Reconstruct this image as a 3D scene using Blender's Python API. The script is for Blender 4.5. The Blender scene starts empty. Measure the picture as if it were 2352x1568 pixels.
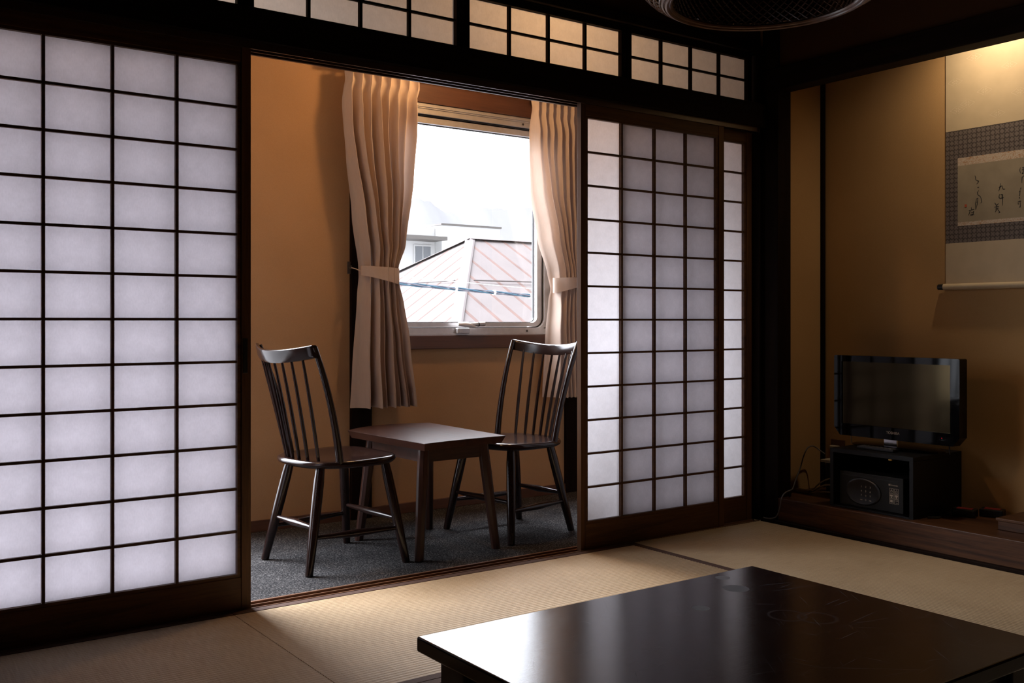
import bpy, bmesh, math, random
from mathutils import Vector, Matrix, noise
random.seed(7)
sc = bpy.context.scene
COL = sc.collection
PI = math.pi
# light levels
SKY_C = (.90, .915, 1.0, 1); SKY_S = 3.0; SKY_P = 43.5; SUN_D = (-.2, .62, .76)
VER_W = 18.0; ALC_W = 23.0
def S(v):            # sRGB 0-255 -> linear
    v /= 255.0
    return v/12.92 if v <= .04045 else ((v+.055)/1.055)**2.4
def rgb(r, g, b): return (S(r), S(g), S(b), 1)

# ------------------------------------------------------------------ materials
class N:
    def __init__(s, name):
        s.m = bpy.data.materials.new(name); s.m.use_nodes = True
        s.t = s.m.node_tree; s.t.nodes.clear()
        s.out = s.t.nodes.new('ShaderNodeOutputMaterial')
    def n(s, typ, **kw):
        nd = s.t.nodes.new(typ)
        for k, v in kw.items():
            if k.startswith('i_'): nd.inputs[k[2:].replace('_', ' ')].default_value = v
            else: setattr(nd, k, v)
        return nd
    def l(s, a, b): s.t.links.new(a, b)
    def math(s, op, a, b=None, clamp=False):
        nd = s.t.nodes.new('ShaderNodeMath'); nd.operation = op; nd.use_clamp = clamp
        for i, v in enumerate((a, b)):
            if v is None: continue
            if isinstance(v, (int, float)): nd.inputs[i].default_value = v
            else: s.l(v, nd.inputs[i])
        return nd.outputs[0]
    def coord(s, scale=(1, 1, 1), kind='Object'):
        tc = s.n('ShaderNodeTexCoord'); mp = s.n('ShaderNodeMapping')
        mp.inputs['Scale'].default_value = scale
        s.l(tc.outputs[kind], mp.inputs['Vector']); return mp.outputs['Vector']
    def noise(s, vec, scale=5, detail=4, rough=.5, dist=0):
        nd = s.n('ShaderNodeTexNoise'); nd.inputs['Scale'].default_value = scale
        nd.inputs['Detail'].default_value = detail; nd.inputs['Roughness'].default_value = rough
        nd.inputs['Distortion'].default_value = dist
        s.l(vec, nd.inputs['Vector']); return nd.outputs['Fac']
    def ramp(s, fac, stops):
        nd = s.n('ShaderNodeValToRGB'); cr = nd.color_ramp
        while len(cr.elements) < len(stops): cr.elements.new(.5)
        for e, (p, c) in zip(cr.elements, stops): e.position = p; e.color = c
        s.l(fac, nd.inputs['Fac']); return nd.outputs['Color']
    def mix(s, fac, a, b):
        nd = s.n('ShaderNodeMix', data_type='RGBA')
        for v, i in ((fac, 0), (a, 6), (b, 7)):
            if isinstance(v, (int, float, tuple)): nd.inputs[i].default_value = v
            else: s.l(v, nd.inputs[i])
        return nd.outputs[2]
    def bump(s, h, strength=.2, dist=.002):
        nd = s.n('ShaderNodeBump'); nd.inputs['Strength'].default_value = strength
        nd.inputs['Distance'].default_value = dist; s.l(h, nd.inputs['Height']); return nd.outputs['Normal']
    def pbr(s, color=None, rough=.5, spec=.5, metal=0, normal=None, coat=0, coat_rough=.1, sheen=0):
        p = s.n('ShaderNodeBsdfPrincipled')
        def put(k, v):
            if v is None: return
            if isinstance(v, (int, float, tuple)): p.inputs[k].default_value = v
            else: s.l(v, p.inputs[k])
        put('Base Color', color); put('Roughness', rough); put('Specular IOR Level', spec); put('Metallic', metal)
        put('Normal', normal); put('Coat Weight', coat); put('Coat Roughness', coat_rough); put('Sheen Weight', sheen)
        s.l(p.outputs[0], s.out.inputs['Surface']); s.p = p; return s.m

def plain(name, color, rough=.5, spec=.5, metal=0, coat=0, var=.12, sc_=40):
    n = N(name); v = n.coord()
    f = n.noise(v, sc_, 3)
    c0 = tuple(c*(1-var) for c in color[:3])+(1,); c1 = tuple(min(1, c*(1+var)) for c in color[:3])+(1,)
    return n.pbr(n.ramp(f, [(.3, c0), (.7, c1)]), rough, spec, metal, coat=coat)

def wood(name, dark, light, axis='x', rough=.45, spec=.5, coat=0, scale=9, coat_rough=.12, bump=.12):
    n = N(name)
    st = {'x': (.12, 2.2, 2.2), 'y': (2.2, .12, 2.2), 'z': (2.2, 2.2, .12)}[axis]
    v = n.coord(st)
    f = n.noise(v, scale, 6, .6, 1.2)
    g = n.noise(v, scale*9, 3, .6, .3)
    h = n.math('ADD', n.math('MULTIPLY', f, .7), n.math('MULTIPLY', g, .3))
    c = n.ramp(h, [(.32, dark), (.68, light)])
    r = n.math('ADD', n.math('MULTIPLY', g, .12), rough-.06)
    return n.pbr(c, r, spec, 0, n.bump(h, bump, .001), coat, coat_rough)

M = {}
for ax in 'xyz':
    M['beam_'+ax] = wood('dark_beam_wood_'+ax, (.006, .003, .002, 1), (.016, .008, .005, 1), ax, .62, .06)
    M['shoji_'+ax] = wood('shoji_frame_wood_'+ax, (.045, .017, .006, 1), (.135, .058, .019, 1), ax, .5, .3)
    M['chair_'+ax] = wood('chair_lacquered_wood_'+ax, (.010, .005, .0045, 1), (.022, .010, .008, 1), ax, .17, .4, .0, 9, .10, .012)
    M['stable_'+ax] = wood('side_table_wood_'+ax, (.016, .0065, .005, 1), (.060, .022, .014, 1), ax, .34, .32, 0, 7, .2, .03)
    M['brown_'+ax] = wood('brown_trim_wood_'+ax, (.055, .022, .013, 1), (.12, .05, .028, 1), ax, .5)
M['lowleg'] = wood('low_table_leg_wood', (.010, .005, .004, 1), (.02, .010, .008, 1), 'z', .4)
M['track'] = wood('head_track_wood', (.030, .014, .009, 1), (.06, .03, .018, 1), 'x', .33, .6)
M['threshold'] = wood('threshold_wood', (.10, .048, .026, 1), (.23, .115, .062, 1), 'x', .42)
M['kamachi'] = wood('alcove_step_wood', (.016, .006, .004, 1), (.13, .052, .020, 1), 'y', .42, .25, 0, 10, .12, .05)

def low_table_mat():
    n = N('low_table_lacquer')
    v = n.coord((.25, 6, 3)); w = n.coord((1, 1, 1))
    f = n.noise(v, 14, 5, .6); fine = n.noise(n.coord((3, 60, 3)), 8, 4, .7); cl = n.noise(w, 5, 4, .6)
    base = n.ramp(f, [(.3, (.014, .007, .006, 1)), (.7, (.026, .012, .010, 1))])
    # worn rings and scuffs left by cups, fine scratches
    sep = n.n('ShaderNodeSeparateXYZ'); n.l(w, sep.inputs[0])
    tot = None
    for cx, cy, r, th in [(a-(LX0+LX1)/2, b-(LY0+LY1)/2, c, d) for a, b, c, d in STAINS]:
        dx = n.math('SUBTRACT', sep.outputs[0], cx); dy = n.math('SUBTRACT', sep.outputs[1], cy)
        d = n.math('SQRT', n.math('ADD', n.math('MULTIPLY', dx, dx), n.math('MULTIPLY', dy, dy)))
        if th:
            a = n.math('SUBTRACT', 1, n.math('DIVIDE', n.math('ABSOLUTE', n.math('SUBTRACT', d, r)), th), True)
            a = n.math('MULTIPLY', a, .25)
        else:
            a = n.math('MULTIPLY', n.math('SUBTRACT', r, d), 250, True)
        tot = a if tot is None else n.math('MAXIMUM', tot, a)
    scr = None                                  # hairline scratches running several ways
    for ang, sx, off in ((.25, 5, 0), (-.15, 7, 3), (1.25, 8, 7), (2.2, 9, 11), (.7, 6, 17)):
        tc = n.n('ShaderNodeTexCoord'); m1 = n.n('ShaderNodeMapping'); m2 = n.n('ShaderNodeMapping')
        m1.inputs['Rotation'].default_value = (0, 0, ang); m1.inputs['Location'].default_value = (off, off*.7, 0)
        m2.inputs['Scale'].default_value = (sx, 260, 1)
        n.l(tc.outputs['Object'], m1.inputs['Vector']); n.l(m1.outputs['Vector'], m2.inputs['Vector'])
        q = n.math('MULTIPLY', n.math('SUBTRACT', n.noise(m2.outputs['Vector'], 1, 1, .5, .4), .715), 9, True)
        scr = q if scr is None else n.math('MAXIMUM', scr, q)
    gm = n.n('ShaderNodeNewGeometry'); sz = n.n('ShaderNodeSeparateXYZ'); n.l(gm.outputs['Normal'], sz.inputs[0])
    scr = n.math('MULTIPLY', scr, n.math('GREATER_THAN', sz.outputs[2], .9))
    k = n.math('ADD', n.math('MULTIPLY', tot, .5), n.math('MULTIPLY', scr, .55), True)
    c = n.mix(k, base, (.17, .17, .18, 1))
    r = n.math('ADD', .055, n.math('ADD', n.math('MULTIPLY', fine, .10), n.math('MULTIPLY', cl, .09)))
    r = n.math('ADD', r, n.math('MULTIPLY', tot, .3))
    h = n.math('ADD', n.math('MULTIPLY', f, .3), n.math('MULTIPLY', fine, .7))
    return n.pbr(c, r, .5, 0, n.bump(h, .09, .001))

def plaster(name, c0, c1, rough=.95):
    n = N(name); v = n.coord()
    a = n.noise(v, 2.2, 3); b = n.noise(v, 420, 2)
    h = n.math('ADD', n.math('MULTIPLY', a, .6), n.math('MULTIPLY', b, .4))
    return n.pbr(n.ramp(h, [(.35, c0), (.65, c1)]), rough, .1, 0, n.bump(b, .25, .001))
M['plaster'] = plaster('ochre_plaster', (.40, .235, .12, 1), (.47, .285, .15, 1))
M['alcove'] = plaster('alcove_plaster', (.42, .245, .105, 1), (.49, .295, .13, 1))
M['brownwall'] = plaster('brown_plaster', (.055, .024, .011, 1), (.072, .034, .016, 1))
M['ceil'] = wood('ceiling_boards', (.05, .028, .016, 1), (.09, .05, .03, 1), 'x', .6)
M['vceil'] = plaster('veranda_ceiling', (.5, .42, .33, 1), (.56, .47, .37, 1))

def paper_mat(name, tint, trans):
    n = N(name); v = n.coord((1, 1, 1))
    f = n.noise(v, 30, 5, .65); g = n.noise(n.coord((1, 1, .4)), 240, 3)
    h = n.math('ADD', n.math('MULTIPLY', f, .6), n.math('MULTIPLY', g, .4))
    c0 = tuple(x*.88 for x in tint)+(1,); c1 = tuple(tint)+(1,)
    c = n.ramp(h, [(.35, c0), (.65, c1)])
    d = n.n('ShaderNodeBsdfDiffuse'); t = n.n('ShaderNodeBsdfTranslucent'); mx = n.n('ShaderNodeMixShader')
    n.l(c, d.inputs[0]); n.l(c, t.inputs[0]); mx.inputs[0].default_value = trans
    n.l(d.outputs[0], mx.inputs[1]); n.l(t.outputs[0], mx.inputs[2]); n.l(mx.outputs[0], n.out.inputs[0])
    return n.m
M['paper'] = paper_mat('shoji_paper', (.60, .575, .60), .62)
M['tpaper'] = paper_mat('transom_paper', (.60, .57, .53), .5)
def cloth_mat(name, c, trans):
    n = N(name); v = n.coord((1, 1, 1))
    f = n.noise(n.coord((1, 1, .15)), 160, 3); g = n.noise(v, 900, 2)
    h = n.math('ADD', n.math('MULTIPLY', f, .5), n.math('MULTIPLY', g, .5))
    cc = n.ramp(h, [(.3, tuple(x*.9 for x in c)+(1,)), (.7, tuple(c)+(1,))])
    d = n.n('ShaderNodeBsdfDiffuse'); t = n.n('ShaderNodeBsdfTranslucent'); mx = n.n('ShaderNodeMixShader')
    n.l(cc, d.inputs[0]); n.l(cc, t.inputs[0]); mx.inputs[0].default_value = trans
    n.l(d.outputs[0], mx.inputs[1]); n.l(t.outputs[0], mx.inputs[2]); n.l(mx.outputs[0], n.out.inputs[0])
    return n.m
M['curtain'] = cloth_mat('curtain_cloth', (.68, .56, .48), .22)

def tatami_mat(axis):
    n = N('tatami_rush_'+axis)
    st = (1, 55, 1) if axis == 'x' else (55, 1, 1)   # strands run across the ribs
    st2 = (220, 12, 1) if axis == 'x' else (12, 220, 1)
    a = n.noise(n.coord(st2), 1, 3, .6); b = n.noise(n.coord((1, 1, 1)), 3, 3)
    h = n.math('ADD', n.math('MULTIPLY', a, .6), n.math('MULTIPLY', b, .4))
    c = n.ramp(h, [(.3, (.37, .258, .145, 1)), (.7, (.55, .405, .245, 1))])
    return n.pbr(c, .55, .35, 0, n.bump(a, .35, .0015))
M['tatami_x'] = tatami_mat('x'); M['tatami_y'] = tatami_mat('y')
M['heri'] = plain('tatami_border_cloth', (.085, .048, .036), .8, .2, sc_=300)

def carpet_mat():
    n = N('grey_speckled_carpet'); v = n.coord()
    vo = n.n('ShaderNodeTexVoronoi'); vo.inputs['Scale'].default_value = 190; n.l(v, vo.inputs['Vector'])
    a = n.noise(v, 150, 3, .7); b = n.noise(v, 6, 3)
    h = n.math('ADD', n.math('MULTIPLY', a, .65), n.math('ADD', n.math('MULTIPLY', vo.outputs['Distance'], .25), n.math('MULTIPLY', b, .12)))
    c = n.ramp(h, [(.40, (.006, .006, .007, 1)), (.52, (.028, .027, .028, 1)), (.68, (.15, .143, .14, 1))])
    return n.pbr(c, .95, .1, 0, n.bump(h, .8, .006))
M['carpet'] = carpet_mat()
M['alu'] = plain('window_aluminium', (.55, .53, .52), .42, .5, .55, var=.06)
M['rubber'] = plain('window_gasket', (.02, .02, .02), .6)
M['white_paint'] = plain('white_enamel', (.8, .8, .8), .35, var=.02)
M['chrome'] = plain('chrome_metal', (.7, .7, .7), .12, .5, 1, var=.02)
M['screw'] = plain('screw_cap', (.05, .04, .035), .4)
M['black'] = plain('black_plastic', (.008, .008, .009), .35)
M['blackgloss'] = plain('gloss_black_bezel', (.002, .002, .0025), .05, .2)
M['screen'] = plain('lcd_panel', (.004, .0035, .003), .13, .5)
for nd in M['screen'].node_tree.nodes:
    if nd.type == 'BSDF_PRINCIPLED': nd.inputs['Specular Tint'].default_value = (1, .72, .36, 1)
M['cab'] = plain('black_cabinet_board', (.004, .004, .005), .45, .25)
M['safe'] = plain('grey_safe_steel', (.016, .017, .018), .5, .3)
M['safedark'] = plain('safe_keypad_plastic', (.012, .012, .013), .35)
M['print'] = plain('white_print', (.62, .55, .45), .6, var=.02)
M['brass'] = plain('brass_lock', (.7, .45, .12), .25, .5, 1)
M['ink'] = plain('sumi_ink', (.012, .011, .010), .7)
M['seal'] = plain('red_seal_ink', (.45, .08, .03), .7)
M['cablewhite'] = plain('ivory_cable', (.45, .38, .28), .5)
M['cablegrey'] = plain('grey_cable', (.12, .11, .11), .45)
M['cableblack'] = plain('black_cable', (.012, .012, .013), .4)
M['redtag'] = plain('red_label', (.20, .012, .012), .5)
M['rattan'] = plain('lamp_rattan', (.13, .065, .038), .28, .5, var=.3)
M['rattan_in'] = plain('lamp_inner_mesh', (.075, .036, .022), .25, .6, var=.3)
M['lampshade_white'] = plain('veranda_lamp_cover', (.8, .75, .65), .4)
def glass_mat():
    n = N('window_glass')
    lw = n.n('ShaderNodeLayerWeight'); f5 = n.math('POWER', lw.outputs['Facing'], 5.0)
    fr = n.math('ADD', n.math('MULTIPLY', f5, .5), .04)
    a = n.n('ShaderNodeBsdfTransparent'); a.inputs[0].default_value = (.97, .98, .98, 1)
    g = n.n('ShaderNodeBsdfGlossy'); g.inputs['Roughness'].default_value = .02
    mx = n.n('ShaderNodeMixShader'); n.l(fr, mx.inputs[0]); n.l(a.outputs[0], mx.inputs[1]); n.l(g.outputs[0], mx.inputs[2])
    n.l(mx.outputs[0], n.out.inputs[0]); return n.m
M['glass'] = glass_mat()
def silk(name, c0, c1, k=26, amt=.5):
    n = N(name); v = n.coord(); sep = n.n('ShaderNodeSeparateXYZ'); n.l(v, sep.inputs[0])
    y = n.math('MULTIPLY', sep.outputs[1], k*2*PI); z = n.math('MULTIPLY', sep.outputs[2], k*2*PI)
    a = n.math('MULTIPLY', n.math('COSINE', y), n.math('COSINE', z))
    b = n.math('MULTIPLY', n.math('COSINE', n.math('MULTIPLY', y, 3)), n.math('COSINE', n.math('MULTIPLY', z, 3)))
    f = n.noise(v, 90, 3)
    h = n.math('ADD', n.math('ADD', n.math('MULTIPLY', n.math('ABSOLUTE', a), .55*amt), n.math('MULTIPLY', b, .22*amt)), n.math('MULTIPLY', f, .5))
    return n.pbr(n.ramp(h, [(.25, c0), (.55, c1)]), .6, .3)
M['silk_cream'] = plain('cream_silk', (.52, .40, .25), .55, .4, var=.05, sc_=14)
M['silk_crest'] = plain('crest_silk', (.60, .48, .32), .35, .5, var=.05)
M['silk_grey'] = silk('figured_brown_silk', (.055, .041, .035, 1), (.150, .118, .10, 1), 25, 1)
def band():
    n = N('gold_brocade'); v = n.coord((1, 1, 1.7))
    f = n.noise(v, 48, 1, .5, 2.2)
    return n.pbr(n.ramp(f, [(.44, (.50, .40, .30, 1)), (.5, (.36, .17, .06, 1)), (.56, (.52, .42, .32, 1))]), .5, .4)
M['brocade'] = band()
M['washi'] = plain('aged_paper', (.31, .25, .17), .8, .2, var=.10, sc_=12)
M['roof'] = plain('hazed_red_roof_sheet', (.112, .0985, .0955), .8, .03, var=.04, sc_=3)  # pale veil of haze mixed into the red sheet colour
M['roofrib'] = plain('hazed_red_roof_seam', (.102, .068, .060), .8, .03, var=.15, sc_=3)  # seam red washed out in its colour for the same haze
M['bldg'] = plain('white_render', (.55, .55, .54), .8, var=.03)
M['bldg2'] = plain('beige_canopy', (.12, .11, .10), .8)
M['bglass'] = plain('far_window_glass', (.13, .14, .15), .2)
M['hill'] = plain('hazed_wooded_hillside', (.172, .171, .172), 1, .1, var=.1, sc_=.02)  # distant mist put into the base colour as pale grey
M['ground'] = plain('town_ground', (.16, .16, .16), .9)
M['utility_blue'] = plain('blue_sheathed_cable', (.035, .10, .15), .5)
M['utility_grey'] = plain('grey_sheathed_cable', (.12, .12, .15), .5)

# ------------------------------------------------------------------ mesh helpers
XF = {}
class MB:
    def __init__(s): s.bm = bmesh.new()
    def box(s, x0, x1, y0, y1, z0, z1):
        vs = [s.bm.verts.new(p) for p in ((x0,y0,z0),(x1,y0,z0),(x1,y1,z0),(x0,y1,z0),(x0,y0,z1),(x1,y0,z1),(x1,y1,z1),(x0,y1,z1))]
        for f in ((0,3,2,1),(4,5,6,7),(0,1,5,4),(1,2,6,5),(2,3,7,6),(3,0,4,7)): s.bm.faces.new([vs[i] for i in f])
        return s
    def sheet(s, x0, x1, y, z0, z1):
        s.bm.faces.new([s.bm.verts.new(p) for p in ((x0, y, z0), (x1, y, z0), (x1, y, z1), (x0, y, z1))]); return s
    def rings(s, rings, cap=True, close=True):
        R = [[s.bm.verts.new(p) for p in r] for r in rings]
        for a, b in zip(R, R[1:]):
            k = len(a)
            for i in range(k if close else k-1):
                s.bm.faces.new((a[i], a[(i+1) % k], b[(i+1) % k], b[i]))
        if cap:
            s.bm.faces.new(R[0][::-1]); s.bm.faces.new(R[-1])
        return s
    def tube(s, pts, r, n=10, cap=True):
        pts = [Vector(p) for p in pts]; k = len(pts)
        rr = r if isinstance(r, (list, tuple)) else [r]*k
        rings = []; u = None
        for i, p in enumerate(pts):
            t = (pts[min(i+1, k-1)]-pts[max(i-1, 0)]).normalized()
            if u is None:
                a = Vector((0, 0, 1)) if abs(t.z) < .9 else Vector((1, 0, 0))
                u = t.cross(a).normalized()
            else: u = (u-t*u.dot(t)).normalized()
            w = t.cross(u)
            rings.append([p+(u*math.cos(2*PI*j/n)+w*math.sin(2*PI*j/n))*rr[i] for j in range(n)])
        return s.rings(rings, cap)
    def prism(s, poly, z0, z1, bev=None):
        if bev is None: return s.rings([[(x, y, z0) for x, y in poly], [(x, y, z1) for x, y in poly]])
    def lathe(s, prof, c=(0, 0, 0), n=48, cap=False):
        return s.rings([[(c[0]+r*math.cos(2*PI*j/n), c[1]+r*math.sin(2*PI*j/n), c[2]+z) for j in range(n)] for r, z in prof], cap)
    def build(s, name, m, parent=None, bevel=0, smooth=False, seg=2):
        bm = s.bm
        bmesh.ops.recalc_face_normals(bm, faces=bm.faces)
        if bevel:
            es = [e for e in bm.edges if len(e.link_faces) == 2 and e.calc_face_angle(0) > .6]
            bmesh.ops.bevel(bm, geom=es, offset=bevel, segments=seg, affect='EDGES', profile=.5, clamp_overlap=True)
        if parent is not None: bm.transform(XF.get(parent.name, Matrix()).inverted())
        me = bpy.data.meshes.new(name); bm.to_mesh(me); bm.free()
        me.materials.append(M[m] if isinstance(m, str) else m)
        if smooth:
            for p in me.polygons: p.use_smooth = True
            if smooth != 'all':
                try: me.set_sharp_from_angle(angle=math.radians(38))
                except Exception: pass
        o = bpy.data.objects.new(name, me); COL.objects.link(o)
        if parent is not None:
            o.parent = parent; XF[o.name] = XF.get(parent.name, Matrix())
        return o
def tag(o, label, cat, group=None):
    o['label'] = label; o['category'] = cat
    if group: o['group'] = group
    return o
def thing(name, label, cat, loc=(0, 0, 0), rz=0, group=None, kind=None):
    o = bpy.data.objects.new(name, None); COL.objects.link(o); o.empty_display_size = .1
    o.location = loc; o.rotation_euler = (0, 0, rz)
    XF[o.name] = Matrix.Translation(loc) @ Matrix.Rotation(rz, 4, 'Z')
    if kind: o['kind'] = kind
    else: tag(o, label, cat, group)
    return o
def struct(o): o['kind'] = 'structure'; return o
def dup(root, loc, rz, label):
    r = root.copy(); COL.objects.link(r); r.location = loc; r.rotation_euler = (0, 0, rz); r['label'] = label
    for ch in list(root.children):
        c = ch.copy(); COL.objects.link(c); c.parent = r
        for g in list(ch.children):
            d = g.copy(); COL.objects.link(d); d.parent = c
    return r
def text(name, body, size, mtx, m, parent, ext=.0004, align='CENTER'):
    cu = bpy.data.curves.new(name+'_c', 'FONT'); cu.body = body; cu.size = size; cu.extrude = ext
    cu.align_x = align; cu.align_y = 'CENTER'
    t = bpy.data.objects.new(name+'_t', cu)
    me = bpy.data.meshes.new_from_object(t); me.transform(mtx)
    me.transform(XF.get(parent.name, Matrix()).inverted())
    bpy.data.objects.remove(t); bpy.data.curves.remove(cu)
    me.materials.clear(); me.materials.append(M[m]); me.name = name
    o = bpy.data.objects.new(name, me); COL.objects.link(o); o.parent = parent; return o
def facing_left(x, y, z):      # text plane whose normal is -X, reading direction -Y
    return Matrix(((0, 0, -1, x), (-1, 0, 0, y), (0, 1, 0, z), (0, 0, 0, 1)))

# ------------------------------------------------------------------ the setting
XR = 3.6
struct(MB().box(-1.4, 4.15, -4.5, -.0355, -.12, -.052).build('floor', 'beam_x'))
struct(MB().box(-1.4, 4.25, .0455, 1.2, -.12, 0).build('floor_veranda', 'carpet'))
struct(MB().box(-1.4, 4.25, -4.5, .05, 2.45, 2.52).build('ceiling', 'ceil'))
struct(MB().box(-1.4, 4.25, .029, 1.2, 2.32, 2.46).build('ceiling_veranda', 'vceil'))
struct(MB().box(-1.4, -1.3, -4.5, -.03, -.12, 2.5).build('wall_left', 'brownwall'))
struct(MB().box(-1.4, 4.25, -4.5, -4.4, -.12, 2.5).build('wall_back', 'brownwall'))
# wall above the transoms and the stretch left of the screens
struct(MB().box(-1.3, 4.25, -.012, .03, 2.17, 2.46).build('wall_front', 'brownwall'))
struct(MB().box(-1.3, .255, -.012, .03, -.12, 2.46).build('wall_front_corner', 'brownwall'))
# window wall of the veranda with two openings
w = MB()
W1 = (2.24, 3.206, .84, 1.955); W2 = (-.55, 1.32, .12, 2.18)
YW = 1.07
for x0, x1, z0, z1 in ((-1.3, W2[0], 0, 2.32), (W2[1], W1[0], 0, 2.32), (W1[1], 4.25, 0, 2.32),
                       (W2[0], W2[1], 0, W2[2]), (W2[0], W2[1], W2[3], 2.32), (W1[0], W1[1], 0, W1[2]), (W1[0], W1[1], W1[3], 2.32)):
    w.box(x0, x1, YW, 1.2, z0, z1)
bmesh.ops.remove_doubles(w.bm, verts=w.bm.verts, dist=1e-5)
struct(w.build('wall_veranda', 'plaster'))
struct(MB().box(-1.4, -1.3, -.03, 1.2, -.1, 2.4).build('wall_veranda_left', 'plaster'))
struct(MB().box(4.15, 4.25, .03, 1.2, -.1, 2.4).build('wall_veranda_right', 'plaster'))
struct(MB().box(-1.3, 2.055, YW-.014, YW, 0, .048).box(2.16, 3.31, YW-.014, YW, 0, .048).box(3.415, 4.15, YW-.014, YW, 0, .048).build('baseboard_veranda', 'brown_x', bevel=.002))
struct(MB().box(2.055, 2.16, YW-.02, YW+.02, 0, 2.32).build('trim_1', 'beam_z', bevel=.003))
struct(MB().box(3.31, 3.415, YW-.02, YW+.02, 0, 2.32).build('trim_2', 'beam_z', bevel=.003))
# right wall: plaster above the alcove beam, side pieces
struct(MB().box(XR+.012, XR+.09, -4.4, -.115, 2.05, 2.45).build('wall_right', 'brownwall'))
struct(MB().box(XR, XR+.09, -4.4, -2.3, 0, 2.05).build('wall_right_corner', 'brownwall'))
struct(MB().box(XR-.004, XR+.09, -2.3, -.024, 1.955, 2.055).build('trim_3', 'beam_y', bevel=.004))        # beam over the alcove
struct(MB().box(XR, XR+.09, -.115, -.025, 0, 2.45).build('trim_4', 'beam_z', bevel=.004))                 # corner post
# alcove shell
XB = 4.03
struct(MB().box(XR+.002, XB+.1, -.03, .045, 0, 2.4).build('wall_alcove_side', 'alcove'))
struct(MB().box(XB, XB+.1, -2.4, -.03, 0, 2.4).build('wall_alcove_back', 'alcove'))
struct(MB().box(XR+.05, XB+.1, -2.4, -2.3, 0, 2.4).build('wall_alcove_far', 'alcove'))
struct(MB().box(XR+.05, XB+.1, -2.4, 0, 2.3, 2.4).build('ceiling_alcove', 'ceil'))
struct(MB().box(XB-.018, XB, -.048, -.03, .11, 2.3).build('trim_5', 'beam_z', bevel=.002))
struct(MB().box(XR, XR+.07, -2.3, -.115, -.05, .112).build('trim_6', 'kamachi', bevel=.003))              # front board of the alcove step
struct(MB().box(XR+.07, XB, -2.3, -.03, -.05, .110).build('floor_alcove', 'kamachi'))
struct(MB().box(XR-.026, XR, -2.3, -.036, -.05, .012).build('trim_7', 'beam_y', bevel=.002))
# jamb beside the post, left jamb
struct(MB().box(3.572, XR, -.03, .045, 0, 2.17).build('trim_8', 'beam_z', bevel=.002))
struct(MB().box(.255, .318, -.06, .05, .0015, 2.17).build('trim_9', 'beam_z', bevel=.002))
# threshold and head track with grooves
XL = .318
t = MB().box(.255, XR, -.035, .045, -.12, -.006)
for y0, y1 in ((-.035, -.0295), (.0005, .0045), (.0345, .045)): t.box(XL, 3.572, y0, y1, -.006, .0015)
struct(t.build('trim_10', 'threshold'))
t = MB().box(XL, 3.572, -.035, .045, 1.787, 1.905)
for y0, y1 in ((-.035, -.0285), (.0, .005), (.0345, .045)): t.box(XL, 3.572, y0, y1, 1.772, 1.787)
struct(t.build('trim_11', 'track'))
struct(MB().box(XL-.06, XR, -.058, -.0352, 1.793, 1.898).build('trim_12', 'beam_x', bevel=.003))
struct(MB().box(XL-.06, XR, -.03, .045, 2.128, 2.17).box(XL-.06, XR, -.045, -.012, 2.128, 2.165).build('trim_13', 'beam_x', bevel=.003))

# ------------------------------------------------------------------ shoji screens
def shoji(label, x0, x1, xi0, xi1, yc, pull=None):
    r = thing('shoji_screen', label, 'sliding screen', ((x0+x1)/2, yc, -.005), 0, None)
    hy = .0125; z0 = -.0055; z1 = 1.782; zb = .112; zt = 1.719; kw = .0045
    st = .012
    for a, b in ((x0, xi0-st), (xi1+st, x1)):
        MB().box(a, b, yc-hy, yc+hy, z0, z1).build('stile', 'shoji_z', r, .0015)
    MB().box(xi0-st, xi1+st, yc-hy+.0015, yc+hy-.001, z0, zb-.010).build('bottom_rail', 'shoji_x', r, .0015)
    MB().box(xi0-st, xi1+st, yc-hy+.0015, yc+hy-.001, zt+.010, z1).build('top_rail', 'shoji_x', r, .0015)
    L = MB(); ya, yb = yc-.0065, yc+.0075
    for a, b in ((xi0-st, xi0), (xi1, xi1+st)): L.box(a, b, ya-.002, yb, zb-.01, zt+.01)
    for a, b in ((zb-.01, zb), (zt, zt+.01)): L.box(xi0, xi1, ya-.002, yb, a, b)
    for i in range(1, 4):
        x = xi0+(xi1-xi0)*i/4; L.box(x-kw, x+kw, ya, yb, zb, zt)
    for i in range(1, 12):
        z = zb+(zt-zb)*i/12; L.box(xi0, xi1, ya+.0012, yb-.0005, z-kw*.9, z+kw*.9)
    L.build('lattice', 'shoji_x', r)
    MB().sheet(xi0-st*.6, xi1+st*.6, yb+.0006, zb-.006, zt+.006).build('paper', 'paper', r)
    if pull:
        p = MB(); xa, za = pull
        p.box(xa-.008, xa+.008, yc-hy-.0015, yc-hy+.001, za-.055, za+.055)
        p.build('finger_pull', 'black', r, .001)
    return r
YF, YR = -.0145, .0195
shoji('paper shoji screen on the left of the opening, dark finger pull on its stile', .334, 1.168, .376, 1.125, YF, (1.149, .80))
shoji('rear paper shoji screen doubled up behind the left one', .330, 1.160, .372, 1.121, YR)
shoji('paper shoji screen right of the opening, its first column of panes brighter than the rest', 2.522, 3.344, 2.560, 3.298, YF)
shoji('rear paper shoji screen whose single bright column shows beside the corner post', 2.738, 3.568, 2.778, 3.518, YR)
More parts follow.
